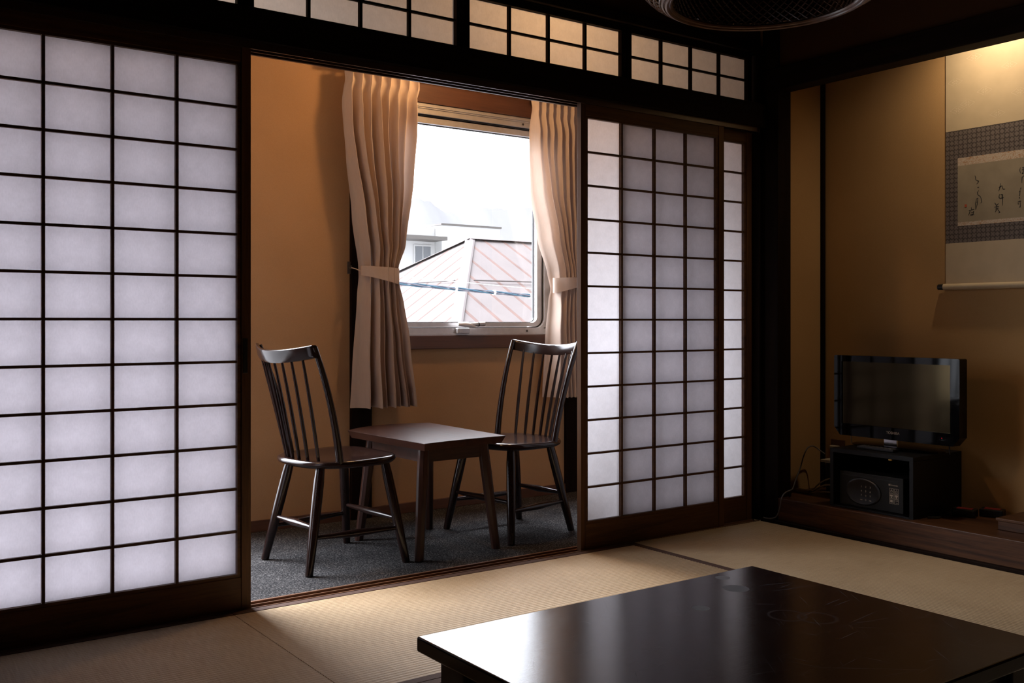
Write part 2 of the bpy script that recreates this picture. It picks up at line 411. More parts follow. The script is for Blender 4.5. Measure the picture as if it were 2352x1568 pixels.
# transom screens
def transom(label, xi0, xi1):
    z0, z1 = 1.9052, 2.128; a, b = 1.914, 2.106; yc = .012
    r = thing('transom_screen', label, 'transom window', ((xi0+xi1)/2, yc, z0))
    for p, q in ((xi0-.027, xi0), (xi1, xi1+.027)): MB().box(p, q, yc-.015, yc+.012, z0, z1).build('stile', 'beam_z', r, .001)
    MB().box(xi0, xi1, yc-.014, yc+.012, z0, a).build('bottom_rail', 'beam_x', r)
    MB().box(xi0, xi1, yc-.014, yc+.012, b, z1).build('top_rail', 'beam_x', r)
    L = MB()
    for i in range(1, 4):
        x = xi0+(xi1-xi0)*i/4; L.box(x-.0055, x+.0055, yc-.008, yc+.006, a, b)
    L.box(xi0, xi1, yc-.007, yc+.006, (a+b)/2-.004, (a+b)/2+.004)
    L.build('lattice', 'beam_x', r)
    MB().sheet(xi0-.006, xi1+.006, yc+.0066, a-.004, b+.004).build('paper', 'tpaper', r)
transom('papered transom screen above the left shoji, mostly cut off by the top edge', .376, 1.133)
transom('papered transom screen directly above the left half of the opening', 1.188, 1.955)
transom('warm lit transom screen above the right half of the opening', 2.012, 2.758)
transom('papered transom screen above the right shoji, nearest the corner post', 2.814, 3.526)

# ------------------------------------------------------------------ tatami
def tatami(label, x0, x1, y0, y1, axis, edges):
    r = thing('tatami_mat', label, 'tatami mat', ((x0+x1)/2, (y0+y1)/2, -.05), 0, None)
    bm = MB(); p = .0155; amp = .0016; hw = .032
    a0, a1, b0, b1 = (x0, x1, y0, y1)
    g = .0012
    if axis == 'x': u0, u1, v0, v1 = x0+g, x1-g, y0, y1
    else: u0, u1, v0, v1 = y0+g, y1-g, x0, x1
    lo = v0+(hw if 'lo' in edges else g); hi = v1-(hw if 'hi' in edges else g)
    n = max(2, round((hi-lo)/p)); prof = []
    for i in range(n):
        for k in range(5):
            f = k/5; prof.append((lo+(i+f)*(hi-lo)/n, -amp+amp*abs(math.sin(PI*f))**.6))
    prof.append((hi, -amp))
    def P(u, v, z): return (u, v, z) if axis == 'x' else (v, u, z)
    top0 = [P(u0, v, z) for v, z in prof]; top1 = [P(u1, v, z) for v, z in prof]
    bt0 = [P(u0, v, -.05) for v, z in prof]; bt1 = [P(u1, v, -.05) for v, z in prof]
    bm.rings([bt0, top0, top1, bt1, bt0], cap=False, close=False)
    bm.rings([[bt0[0], top0[0], top1[0], bt1[0]], [bt0[-1], top0[-1], top1[-1], bt1[-1]]][:1], cap=False)
    bm.build('rush_cover', 'tatami_'+axis, r, smooth=True)
    for e in edges:
        c0, c1 = (v0+g, lo) if e == 'lo' else (hi, v1-g)
        q = MB(); A = P(u0, c0, -.05); B = P(u1, c1, .0006)
        q.box(min(A[0], B[0]), max(A[0], B[0]), min(A[1], B[1]), max(A[1], B[1]), -.05, .0006)
        q.build('border', 'heri', r, .0008)
XS, XH = 1.098, 2.762
YA, YB2 = -.0365, -.905
tatami('sunlit tatami mat in front of the opening, between seam and dark border', XS, XH, YB2, YA, 'x', ('lo', 'hi'))
tatami('tatami mat along the left shoji at the lower left', -.6, XS, YB2, YA, 'x', ('lo', 'hi'))
tatami('tatami mat along the alcove step on the right', XH, XR-.027, -1.72, YA, 'y', ('lo',))
tatami('tatami mat under the low black table', XS, XH, -1.775, YB2, 'x', ('lo', 'hi'))
tatami('tatami mat left of the low black table', -.6, XS, -1.775, YB2, 'x', ('lo', 'hi'))
tatami('tatami mat right of the low table towards the near end of the alcove', XH, XR-.027, -3.4, -1.72, 'y', ('lo',))
struct(MB().box(-1.3, -.6, -1.775, -.036, -.052, -.004).box(-1.3, XH, -4.4, -1.775, -.052, -.004).box(XH, XR, -4.4, -3.4, -.052, -.004).build('floor_matting', 'tatami_x'))

# ------------------------------------------------------------------ window
def rrect(x0, x1, z0, z1, r, n=6):
    pts = []
    for cx, cz, a in ((x1-r, z1-r, 0), (x0+r, z1-r, 90), (x0+r, z0+r, 180), (x1-r, z0+r, 270)):
        for i in range(n+1):
            t = math.radians(a+90*i/n); pts.append((cx+r*math.cos(t), cz+r*math.sin(t)))
    return pts
def ringframe(mb, o, i, y0, y1):
    A = [(x, y0, z) for x, z in o]; B = [(x, y1, z) for x, z in o]
    C = [(x, y1, z) for x, z in i]; D = [(x, y0, z) for x, z in i]
    mb.rings([A, B, C, D, A], cap=False); return mb
def window(name, W, detail=True):
    x0, x1, z0, z1 = W
    r = thing(name, None, None, ((x0+x1)/2, YW, z0), kind='structure')
    MB().box(x0-.06, x1, YW-.028, YW-.0005, z0-.065, z0).build('window_sill', 'brown_x', r, .003)
    MB().box(x0-.06, x1+.06, YW-.024, YW-.0005, z1, z1+.09).build('head_board', 'brown_x', r, .003)
    f = MB()
    ringframe(f, rrect(x0, x1, z0, z1, .004), rrect(x0+.036, x1-.036, z0+.036, z1-.05, .05), YW-.012, YW+.10)
    f.build('window_frame', 'alu', r, smooth=True)
    b = MB().box(x0+.002, x1-.002, YW-.016, YW-.011, z1-.025, z1-.002).box(x0+.002, x1-.002, YW-.02, YW-.011, z1-.018, z1-.008)
    b.box(x0+.036, x1-.036, YW+.012, YW+.03, z1-.085, z1-.045).box(x0+.036, x1-.036, YW+.006, YW+.03, z1-.062, z1-.056)
    b.box(x0+.002, x1-.002, YW-.018, YW-.011, z0+.002, z0+.009)
    b.build('frame_rib', 'alu', r)
    g = MB(); ringframe(g, rrect(x0+.036, x1-.036, z0+.036, z1-.05, .05), rrect(x0+.040, x1-.040, z0+.040, z1-.054, .047), YW+.002, YW+.06)
    g.build('gasket', 'rubber', r, smooth=True)
    s = MB(); ringframe(s, rrect(x0+.041, x1-.041, z0+.041, z1-.055, .046), rrect(x0+.072, x1-.072, z0+.062, z1-.09, .03), YW+.006, YW+.04)
    s.build('sash', 'white_paint' if 0 else 'alu', r, smooth=True)
    s = MB(); ringframe(s, rrect(x0+.072, x1-.072, z0+.062, z1-.09, .03), rrect(x0+.075, x1-.075, z0+.065, z1-.093, .028), YW+.03, YW+.045)
    s.build('glazing_bead', 'rubber', r, smooth=True)
    MB().box(x0+.073, x1-.073, YW+.036, YW+.040, z0+.063, z1-.091).build('glass_pane', 'glass', r)
    if detail:
        zc = z0+.048; xa = 2.655
        h = MB().box(xa-.035, xa+.035, YW-.036, YW-.010, z0+.008, z0+.036)
        hd = h.build('latch', 'alu', r, .004)
        MB().box(xa-.028, xa-.012, YW-.0385, YW-.035, z0+.013, z0+.031).build('strike_plate', 'alu', hd, .001)
        MB().tube([(xa-.03, YW-.03, zc+.006), (xa+.0, YW-.042, zc+.006), (xa+.04, YW-.046, zc), (xa+.055, YW-.05, zc-.006)], [.010, .013, .012, .007], 12).build('latch_handle', 'white_paint', hd, smooth=True)
        MB().tube([(xa+.03, YW-.046, zc+.004), (xa+.085, YW-.05, zc+.007), (xa+.112, YW-.05, zc+.008)], [.010, .011, .011], 12).build('latch_lever', 'alu', hd, smooth=True)
        MB().tube([(xa+.072, YW-.0505, zc+.0055), (xa+.077, YW-.0505, zc+.006)], .0118, 12).build('latch_ring', 'rubber', hd, smooth=True)
        for sx, sz in ((3.055, z0+.019), (3.03, z1-.035), (3.172, z0+.035)):
            wa = MB().tube([(sx, YW-.0115, sz), (sx, YW-.0135, sz)], .010 if sz != z0+.035 else .006, 16).build('screw', 'alu', r, smooth=True)
            MB().tube([(sx, YW-.0136, sz), (sx, YW-.0145, sz)], .006 if sz != z0+.035 else .004, 14).build('screw_hole', 'screw', wa, smooth=True)
    return r
window('window_1', W1); window('window_2', W2, False)

# ------------------------------------------------------------------ curtains
def interp(tab, z):
    tab = sorted(tab)
    if z <= tab[0][0]: return tab[0][1]
    for (a, p), (b, q) in zip(tab, tab[1:]):
        if z <= b:
            t = (z-a)/(b-a); t = t*t*(3-2*t)*.5+t*.5
            return p+(q-p)*t
    return tab[-1][1]
def curtain(label, left, right, npl, zt, tie, zbot, side, seed):
    rnd = random.Random(seed)
    r = thing('curtain', label, 'curtain', ((left[0][1]+right[0][1])/2, .97, zbot), 0, None)
    Y0 = .972
    ph = [rnd.uniform(-.25, .25) for _ in range(npl+1)]; am = [rnd.uniform(.75, 1.2) for _ in range(npl+1)]
    def surf(s, z):
        xl, xr = interp(left, z), interp(right, z)
        zp = zt-.075                                    # pinch height of the pleats
        d = abs(z-zp)
        u = s*npl; i = min(int(u), npl-1); fr = u-i
        a = am[i]*(1-fr)+am[i+1]*fr
        below = max(0, min(1, (zp-z)/.22)); above = max(0, min(1, (z-zp)/.05))
        pin = math.exp(-(d/.022)**2)
        tie_f = math.exp(-((z-tie)/.10)**2)
        low = max(0, min(1, (tie-z)/.5))
        A = .010+.030*below*a+.016*above-.004*pin
        A += .014*math.exp(-((zp-.10-z)/.07)**2)*a
        A = A*(1-.30*tie_f)+.004*low*a
        k = .42+.75*pin+.25*above-.12*low
        w = 2*PI*u+ph[i]*(1-below*.0)*.6*(1-abs(2*fr-1))*below
        x = s+k/(2*PI*npl)*math.sin(2*PI*u)*1.0
        wd = .85*max(0, min(1, (1.75-z)/.6)); c = math.cos(w)
        y = Y0+A*(c if c < 0 else c*.7)*(1+.25*math.sin(3.1*u+seed)*below)
        y += .010*below*math.cos(4*PI*u+ph[i]*4)*.35
        y -= .014*pin*(.5-.5*math.cos(2*PI*u))
        x = x*(1-wd)+wd*(max(0, x)**.52 if x > 0 else x); X = xl+(xr-xl)*x
        # the tie gathers the cloth into a round bundle
        y += -.030*tie_f*math.sin(PI*min(1, max(0, s)))+.012*tie_f
        X += .004*math.sin(7*z+5*s*npl*.3+seed)*below*(1-tie_f)
        return (X, y, z)
    nu = npl*18; nv = 110
    bm = MB()
    bm.rings([[surf(i/nu, zbot+(zt-zbot)*j/nv+.004*math.sin(2*PI*npl*i/nu+1)*(1 if j == 0 else 0)) for i in range(nu+1)] for j in range(nv+1)], cap=False, close=False)
    bm.build('cloth', 'curtain', r, smooth='all')
    # hem band
    bm = MB()
    bm.rings([[tuple(c-(0, .0012, 0)[k] for k, c in enumerate(surf(i/nu, z))) for i in range(nu+1)] for z in (zbot+.0005, zbot+.03, zbot+.085)], cap=False, close=False)
    bm.build('hem', 'curtain', r, smooth='all')
    # tie band: a tapering loop round the bundle
    xl, xr = interp(left, tie), interp(right, tie)
    cx, hw = (xl+xr)/2, (xr-xl)/2+.007
    rows = []
    for k in range(5):
        v = k/4-.5; ring = []
        for i in range(41):
            t = 2*PI*i/40
            hgt = .030+.014*(math.cos(t)*side)*.6
            zc = tie-.012*math.cos(t)*side
            ring.append((cx+hw*math.cos(t), Y0-.006+(-.042 if math.sin(t) > 0 else .034)*abs(math.sin(t)), zc+v*2*hgt))
        rows.append(ring)
    bm = MB(); bm.rings(rows, cap=False, close=False); bm.build('tieback', 'curtain', r, smooth='all')
    hx = cx-side*(hw+.004)
    MB().tube([(cx-side*hw*.97, Y0-.004, tie+.008), (cx-side*(hw+.012), Y0+.02, tie+.02), (cx-side*(hw+.022), YW-.045, tie+.028)], .0022, 6).build('loop', 'curtain', r, smooth=True)
    hk = MB().box(cx-side*(hw+.022)-.006, cx-side*(hw+.022)+.006, YW-.030, YW-.0205, tie-.0, tie+.055)
    hk.tube([(cx-side*(hw+.022), YW-.028, tie+.03), (cx-side*(hw+.022), YW-.048, tie+.022), (cx-side*(hw+.022), YW-.050, tie+.036)], .003, 8)
    hk.build('hook', 'screw', r)
    return r
ZT = 2.065
curtain('beige pleated curtain tied back at the left side of the window',
        [(2.065, 1.994), (2.025, 1.989), (1.9, 1.982), (1.642, 1.999), (1.383, 2.031), (1.165, 2.066), (1.112, 2.068), (1.018, 2.060), (.703, 2.031), (.5, 2.022)],
        [(2.065, 2.385), (2.033, 2.377), (1.883, 2.354), (1.553, 2.325), (1.259, 2.281), (1.155, 2.247), (1.095, 2.247), (.988, 2.263), (.805, 2.295), (.5, 2.340)],
        8, ZT, 1.125, .517, 1, 3)
curtain('beige pleated curtain tied back at the right side of the window, behind the far chair',
        [(2.065, 3.033), (2.024, 3.031), (1.846, 3.029), (1.564, 3.040), (1.33, 3.090), (1.152, 3.152), (1.075, 3.172), (1.02, 3.157), (.852, 3.135), (.5, 3.122)],
        [(2.065, 3.40), (1.846, 3.395), (1.45, 3.36), (1.2, 3.335), (1.10, 3.325), (1.0, 3.335), (.7, 3.37), (.5, 3.385)],
        8, ZT, 1.105, .517, -1, 8)
r = thing('curtain_rail', 'narrow pale curtain rail over the window, mostly hidden by the pleats', 'curtain rail', (2.7, 1.0, 2.07))
MB().box(1.95, 3.46, .985, 1.007, 2.066, 2.084).build('track', 'brown_x', r, .002)
for bx in (2.0, 2.7, 3.44): MB().box(bx-.012, bx+.012, 1.007, YW-.024, 2.068, 2.082).build('bracket', 'alu', r)
MB().box(3.006, 3.022, .972, 1.0, 2.040, 2.0655).build('runner', 'cablewhite', r, .002)

# ------------------------------------------------------------------ spindle chairs
def make_chair(loc, rz, label):
    r = thing('spindle_chair', label, 'chair', (0, 0, 0), 0, 'pair of dark spindle back chairs')
    ZS = .402; TH = .030
    # seat: rounded back, softly squared front (front = +x), dished top
    out = []
    NP = 72
    for i in range(NP):
        t = 2*PI*i/NP
        c, s = math.cos(t), math.sin(t)
        e = 3.6 if c > 0 else 2.5
        x = .198*math.copysign(abs(c)**(2/e), c); y = .212*math.copysign(abs(s)**(2/e), s)
        if x > 0: y *= 1.0
        out.append((x, y))
    prof = [(0.0, -TH), (.80, -TH), (.93, -TH+.003), (.985, -TH+.010), (1.0, -TH*.45), (.992, -.006), (.97, -.0012), (.93, 0), (.8, -.003), (.5, -.008), (.2, -.010), (0.0, -.010)]
    bm = MB()
    bm.rings([[(x*max(k, .001), y*max(k, .001), ZS+z+(.004*max(0, x/.2)*k if z > -.02 else 0)) for x, y in out] for k, z in prof], cap=False)
    bm.build('seat', 'chair_x', r, smooth=True)
    def leg(top, foot):
        a, b = Vector(top), Vector(foot)
        pts = [a.lerp(b, f) for f in (0, .15, .4, .7, .985, 1)]
        MB().tube(pts, [.0165, .0195, .0195, .0175, .0145, .0135], 14).build('leg', 'chair_z', r, smooth=True)
        return a, b
    L = {}
    for k, top, foot in (('bl', (-.125, .115, ZS-TH+.006), (-.203, .170, 0)), ('br', (-.125, -.115, ZS-TH+.006), (-.203, -.170, 0)),
                         ('fl', (.130, .150, ZS-TH+.006), (.185, .214, 0)), ('fr', (.130, -.150, ZS-TH+.006), (.185, -.214, 0))):
        L[k] = leg(top, foot)
    def at(k, z):
        a, b = L[k]; f = (a.z-z)/(a.z-b.z); return a.lerp(b, f)
    for p, q, z in (('bl', 'fl', .130), ('br', 'fr', .130), ('bl', 'br', .165), ('fl', 'fr', .165)):
        a, b = at(p, z), at(q, z)
        MB().tube([a.lerp(b, f) for f in (.03, .25, .5, .75, .97)], [.0075, .0105, .0145, .0105, .0075], 12).build('stretcher', 'chair_x', r, smooth=True)
    # back posts lean back and curve
    def bez(p0, p1, p2, t): return p0*(1-t)**2+p1*2*t*(1-t)+p2*t*t
    ztop = .822
    for s in (1, -1):
        p0 = Vector((-.085, s*.185, ZS-.01)); p2 = Vector((-.205, s*.212, ztop-.004)); p1 = Vector((-.120, s*.200, .62))
        MB().tube([bez(p0, p1, p2, i/10) for i in range(11)], [.0145-.004*i/10 for i in range(11)], 12).build('back_post', 'chair_z', r, smooth=True)
    # crest rail: curved board
    rings = []
    for i in range(17):
        u = -1+2*i/16
        x = -.205-.052*(1-u*u); y = .218*u
        n = Vector((1, -2*.052*u/.218*-1*0+.48*u*-1*-1, 0)).normalized()
        n = Vector((1, .48*u, 0)); n.normalize()
        zt = ztop+.003-.021*(1-u*u); h = .047-.002*u*u
        ring = []
        for a, b in ((-1, 0), (-.95, .10), (-.6, .16), (.6, .16), (.95, .10), (1, 0), (1, -.8), (.7, -1), (-.7, -1), (-1, -.8)):
            pz = zt-h*.16+(b*h if b > 0 else b*h*.84)
            p = Vector((x, y, pz))+n*(a*.0105)+Vector((-(pz-(zt-h))*.22+.004, 0, 0))
            ring.append(p)
        rings.append(ring)
    MB().rings(rings).build('crest_rail', 'chair_y', r, smooth=True)
    for i in range(7):
        u = -1+2*(i+1)/8
        b = Vector((-.105-.068*(1-u*u), .160*u, ZS-.012)); t = Vector((-.200-.052*(1-u*u), .212*u, ztop-.036-.019*(1-u*u)))
        m = b.lerp(t, .5)+Vector((.006, 0, 0))
        MB().tube([bez(b, m, t, k/8) for k in range(9)], [.0062, .0068, .0072, .0072, .0070, .0066, .0062, .0056, .0050], 8).build('spindle', 'chair_z', r, smooth=True)
    r.location = loc; r.rotation_euler = (0, 0, rz)
    return r
ch = make_chair((1.665, .412, 0), math.radians(5), 'dark spindle back chair on the left, turned right towards the side table')
dup(ch, (2.515, .445, 0), math.radians(186), 'dark spindle back chair on the right, by the curtain and facing left')

# ------------------------------------------------------------------ side table between the chairs
def side_table():
    r = thing('side_table', 'small dark wooden side table between the two spindle chairs', 'table', (2.09, .44, 0))
    zt = .453
    A, B, C, D = (1.868, .712), (1.897, .128), (2.297, .170), (2.311, .788)
    poly = []
    for p, q, bul in ((A, B, .0), (B, C, -.012), (C, D, .0), (D, A, .075)):
        dx, dy = q[0]-p[0], q[1]-p[1]; ln = math.hypot(dx, dy); nx, ny = dy/ln, -dx/ln
        for i in range(16):
            t = i/16; b = bul*4*t*(1-t)*(1 if bul < 0 else 1)
            if bul > 0: poly.append((p[0]+dx*t+nx*b*1, p[1]+dy*t+ny*b*1))
            else: poly.append((p[0]+dx*t+nx*b, p[1]+dy*t+ny*b))
    cx = sum(p[0] for p in poly)/len(poly); cy = sum(p[1] for p in poly)/len(poly)
    def sc(k, z): return [(cx+(x-cx)*k, cy+(y-cy)*k, z) for x, y in poly]
    MB().rings([sc(.945, zt-.030), sc(.992, zt-.004), sc(1, zt-.0015), sc(.996, zt)]).build('table_top', 'stable_y', r, smooth=True)
    tops = [(1.955, .235), (2.235, .245), (2.225, .655), (1.945, .640)]
    feet = [(1.913, .196), (2.273, .206), (2.245, .680), (1.893, .655)]
    for (tx, ty), (fx, fy) in zip(tops, feet):
        rings = []
        for f, h in ((0, .020), (.25, .021), (1, .0165)):
            x, y, z = tx+(fx-tx)*f, ty+(fy-ty)*f, (zt-.030)*(1-f)
            rings.append([(x+h*math.cos(PI/4*k+PI/8)*1.1, y+h*math.sin(PI/4*k+PI/8)*1.1, z) for k in range(8)])
        MB().rings(rings).build('leg', 'stable_z', r, .002)
    for i in range(4):
        p, q = Vector(tops[i]+(0,)), Vector(tops[(i+1) % 4]+(0,)); d = (q-p).normalized(); nn = Vector((-d.y, d.x, 0))*.010
        a, b = p+d*.012, q-d*.012
        MB().rings([[a-nn+Vector((0, 0, z)) for z in (zt-.085, zt-.030)]+[a+nn+Vector((0, 0, z)) for z in (zt-.030, zt-.085)],
                    [b-nn+Vector((0, 0, z)) for z in (zt-.085, zt-.030)]+[b+nn+Vector((0, 0, z)) for z in (zt-.030, zt-.085)]]).build('apron', 'stable_x', r)
side_table()

# ------------------------------------------------------------------ low table in the foreground
LX0, LX1, LY0, LY1, LZ = .925, 1.842, -2.187, -1.488, .33
STAINS = [(1.655, -1.605, .030, 0), (1.485, -1.665, .020, 0), (1.70, -1.525, .018, 0), (1.62, -1.845, .036, .006), (1.585, -1.80, .036, .005)]
M['low'] = low_table_mat()
r = thing('low_table', 'low black lacquered table with scuffed top in the foreground', 'table', ((LX0+LX1)/2, (LY0+LY1)/2, 0))
MB().box(LX0, LX1, LY0, LY1, LZ-.028, LZ).build('table_top', 'low', r, .004, seg=3)
for x in (LX0+.03, LX1-.075):
    for y in (LY0+.035, LY1-.115):
        MB().box(x, x+.045, y, y+.045+.035, 0, LZ-.028).build('leg', 'lowleg', r, .004)
for x0, x1, y0, y1 in ((LX0+.06, LX1-.06, LY0+.05, LY0+.075), (LX0+.06, LX1-.06, LY1-.09, LY1-.065), (LX0+.045, LX0+.065, LY0+.1, LY1-.1), (LX1-.065, LX1-.045, LY0+.1, LY1-.1)):
    MB().box(x0, x1, y0, y1, LZ-.085, LZ-.028).build('apron', 'lowleg', r, .002)

# ------------------------------------------------------------------ alcove contents
CX0, CX1, CY0, CY1, CZ0, CZ1 = 3.640, 3.992, -.762, -.364, .1105, .362
r = thing('television_stand', 'black open fronted stand under the television, holding the safe', 'cabinet', ((CX0+CX1)/2, (CY0+CY1)/2, CZ0))
T = .018
MB().box(CX0, CX1, CY0, CY1, CZ1-T, CZ1).build('top_panel', 'cab', r, .001)
MB().box(CX0, CX1, CY0, CY1, CZ0, CZ0+.008).build('bottom_panel', 'cab', r, .001)
for a, b in ((CY0, CY0+T), (CY1-T, CY1)): MB().box(CX0, CX1, a, b, CZ0+.008, CZ1-T).build('side_panel', 'cab', r, .001)
MB().box(CX1-.008, CX1, CY0+T, CY1-T, CZ0+.008, CZ1-T).build('back_panel', 'cab', r)
k = MB().tube([(CX0+.05, -.628, CZ1-T), (CX0+.05, -.628, CZ1-T-.012)], .012, 20).build('lock', 'brass', r, smooth=True)

SX, SY0, SY1, SZ0, SZ1 = 3.676, -.694, -.388, .1187, .262
r = thing('safe', 'dark grey hotel safe with number keys inside the stand', 'safe', (SX+.1, -.54, SZ0))
MB().box(SX+.006, SX+.26, SY0+.004, SY1-.004, SZ0, SZ1).build('body', 'safe', r, .002)
d = MB().box(SX, SX+.006, SY0, SY1, SZ0+.001, SZ1+.002).build('door', 'safe', r, .0015)
MB().box(SX-.0008, SX, SY0+.022, SY1-.014, SZ1-.016, SZ1-.011).build('door_slot', 'safedark', d)
def ell(cy, cz, a, b, n=40): return [(cy+a*math.cos(2*PI*i/n), cz+b*math.sin(2*PI*i/n)) for i in range(n)]
ky, kz = -.505, .186
MB().rings([[(SX-x, ky+(y-ky)*k2, kz+(z-kz)*k2) for y, z in ell(ky, kz, .088, .058)] for x, k2 in ((0, 1), (.004, .98), (.006, .9), (.004, .82), (.004, .001))], cap=False).build('keypad', 'safedark', d, smooth=True)
kp = d
for i, ch_ in enumerate(['1', '2', '3', '4', '5', '6', '7', '8', '9', None, '0', None]):
    cy = -.499-.0215*(i % 3); cz = .208-.0185*(i//3)
    if ch_: text('key_digit', ch_, .011, facing_left(SX-.0046, cy, cz), 'print', d)
    else: MB().box(SX-.0048, SX-.0042, cy-.0055, cy+.0055, cz-.002, cz+.002).build('key_mark', 'print', d)
text('safe_lettering', 'Dometic', .0105, facing_left(SX-.0006, -.652, .232), 'print', d)
MB().box(SX-.001, SX-.0002, -.633, -.627, .229, .236).build('safe_emblem', 'print', d)
pl = MB()
def outline(mb, y0, y1, z0, z1, th=.0012):
    for a, b, c, e in ((y0, y1, z0, z0+th), (y0, y1, z1-th, z1), (y0, y0+th, z0, z1), (y1-th, y1, z0, z1)): mb.box(SX-.0008, SX-.0001, a, b, c, e)
for cc, yc in enumerate((-.640, -.663)):
    for rr, zc in enumerate((.209, .187, .165)):
        outline(pl, yc-.010, yc+.010, zc-.010, zc+.010)
        if rr == 0:
            outline(pl, yc-.0045, yc+.0045, zc-.006, zc+.001); pl.box(SX-.0008, SX-.0001, yc-.003, yc-.002, zc+.001, zc+.006); pl.box(SX-.0008, SX-.0001, yc-.003, yc+.003, zc+.005, zc+.006)
            if not cc: pl.box(SX-.0008, SX-.0001, yc+.002, yc+.003, zc+.001, zc+.006)
        elif rr == 1:
            pl.box(SX-.0008, SX-.0001, yc-.0065, yc+.0065, zc-.001, zc+.006); pl.box(SX-.0008, SX-.0001, yc-.004, yc+.004, zc-.007, zc-.002)
        elif not cc: pl.box(SX-.0008, SX-.0001, yc-.006, yc+.006, zc-.004, zc+.006)
        else:
            pl.box(SX-.0008, SX-.0001, yc-.007, yc+.007, zc+.003, zc+.005); pl.box(SX-.0008, SX-.0001, yc-.006, yc+.004, zc-.005, zc-.0035)
pl.build('instruction_label', 'print', d)

# television
TX, TY0, TY1, TZ0, TZ1 = 3.780, -.876, -.282, .404, .758
r = thing('television', 'black flat television switched off on the stand in the alcove', 'television', (TX+.04, -.55, CZ1))
fr = [(TY0, TZ0+.035), (TY0+.030, TZ0), (TY1-.030, TZ0), (TY1, TZ0+.035), (TY1, TZ1-.004), (TY1-.006, TZ1), (TY0+.006, TZ1), (TY0, TZ1-.004)]
s0, s1, q0, q1 = TY0+.040, TY1-.038, TZ0+.052, TZ1-.027
inner = [(s0, q0), (s0+.05, q0), (s1-.05, q0), (s1, q0), (s1, q1), (s1-.05, q1), (s0+.05, q1), (s0, q1)]
A = [(TX, y, z) for y, z in fr]; B = [(TX+.055, y, z) for y, z in fr]
bz = MB()
bz.rings([B, A, [(TX, y, z) for y, z in inner], [(TX+.006, y, z) for y, z in inner]], cap=False)
bz.build('bezel', 'blackgloss', r)
MB().rings([[(TX+.055, y, z) for y, z in fr], [(TX+.075, -.579+(y+.579)*.8, .58+(z-.58)*.7) for y, z in fr]]).build('back_cover', 'black', r)
MB().box(TX+.0055, TX+.0075, s0-.002, s1+.002, q0-.002, q1+.002).build('screen', 'screen', r)
text('brand_lettering', 'TOSHIBA', .0155, facing_left(TX-.0005, -.577, .434), 'print', r)
M['led'] = None
n = N('red_standby_light'); em = n.n('ShaderNodeEmission'); em.inputs[0].default_value = (1, .02, .05, 1); em.inputs[1].default_value = .6
n.l(em.outputs[0], n.out.inputs[0]); M['led'] = n.m
MB().tube([(TX-.0008, -.800, .434), (TX, -.800, .434)], .0016, 8).build('standby_light', 'led', r)
MB().box(TX+.022, TX+.050, -.583, -.517, CZ1+.008, TZ0+.02).build('stand_neck', 'chrome', r, .003)
MB().rings([[(3.855+.10*math.cos(2*PI*i/40)*kk, -.55+.215*math.sin(2*PI*i/40)*kk, z) for i in range(40)] for kk, z in ((1, CZ1+.0003), (1, CZ1+.006), (.93, CZ1+.010), (.3, CZ1+.014))]).build('stand_base', 'blackgloss', r, smooth=True)
for y in (-.80, -.33): MB().tube([(TX+.05, y, TZ0+.03), (TX+.06, y, CZ1+.0005)], .003, 6).build('dangling_wire', 'cablewhite' if y > -.5 else 'cableblack', r)
r = thing('remote_control', 'slim dark remote control lying in front of the television base', 'remote control', (3.73, -.54, CZ1))
MB().box(3.700, 3.740, -.632, -.455, CZ1+.0004, CZ1+.013).build('body', 'black', r, .003)
for i in range(8):
    for j in range(3): MB().box(3.705+.0115*j, 3.712+.0115*j, -.62+.02*i, -.608+.02*i, CZ1+.013, CZ1+.0145).build('button', 'cablegrey', r)

r.rotation_euler.z = 0
# hanging scroll
PX = 4.0245; PT = .0022
r = thing('hanging_scroll', 'hanging calligraphy scroll lit from above on the alcove wall', 'wall scroll', (PX, -1.02, 1.05))
SYL, SYR = -.672, -1.368
def panel(name, m, ya, yb, z0, z1, off=0, par=None): return MB().box(PX-PT-off, PX-off if off == 0 else PX-PT-off+.0006, yb, ya, z0, z1).build(name, m, par or r)
top = panel('upper_silk', 'silk_cream', SYL, SYR, 1.7225, 2.29)
pat = panel('figured_silk', 'silk_grey', SYL, SYR, 1.243, 1.7225)
low = panel('lower_silk', 'silk_cream', SYL, SYR, 1.062, 1.243)
panel('brocade_band', 'brocade', -.727, -1.313, 1.570, 1.603, .0006)
panel('brocade_band', 'brocade', -.727, -1.313, 1.314, 1.330, .0006)
pap = panel('writing_paper', 'washi', -.727, -1.313, 1.330, 1.570, .0006)
# faint crests woven in the upper silk
for cy, cz in ((-.80, 2.02), (-.95, 1.955), (-.715, 1.93), (-.845, 1.87), (-.99, 1.84), (-.725, 1.81), (-.90, 1.765), (-1.02, 2.05), (-.77, 1.78+.05)):
    cr = MB()
    for s in (1, -1):
        for a in (1, -1):
            p = [(cy+s*.034, cz), (cy+s*.004, cz+a*.017), (cy+s*.004, cz+a*.0155), (cy+s*.0305, cz)]
            cr.rings([[(PX-PT-.0002, y, z) for y, z in p], [(PX-PT, y, z) for y, z in p]])
    for t in range(6):
        a = t*PI/3; p = [(cy+.010*math.cos(a+d_)*k_, cz+.007*math.sin(a+d_)*k_) for d_, k_ in ((-.3, .5), (-.2, 1.4), (.2, 1.4), (.3, .5))]
        cr.rings([[(PX-PT-.0002, y, z) for y, z in p], [(PX-PT, y, z) for y, z in p]])
    cr.build('woven_crest', 'silk_crest', top)
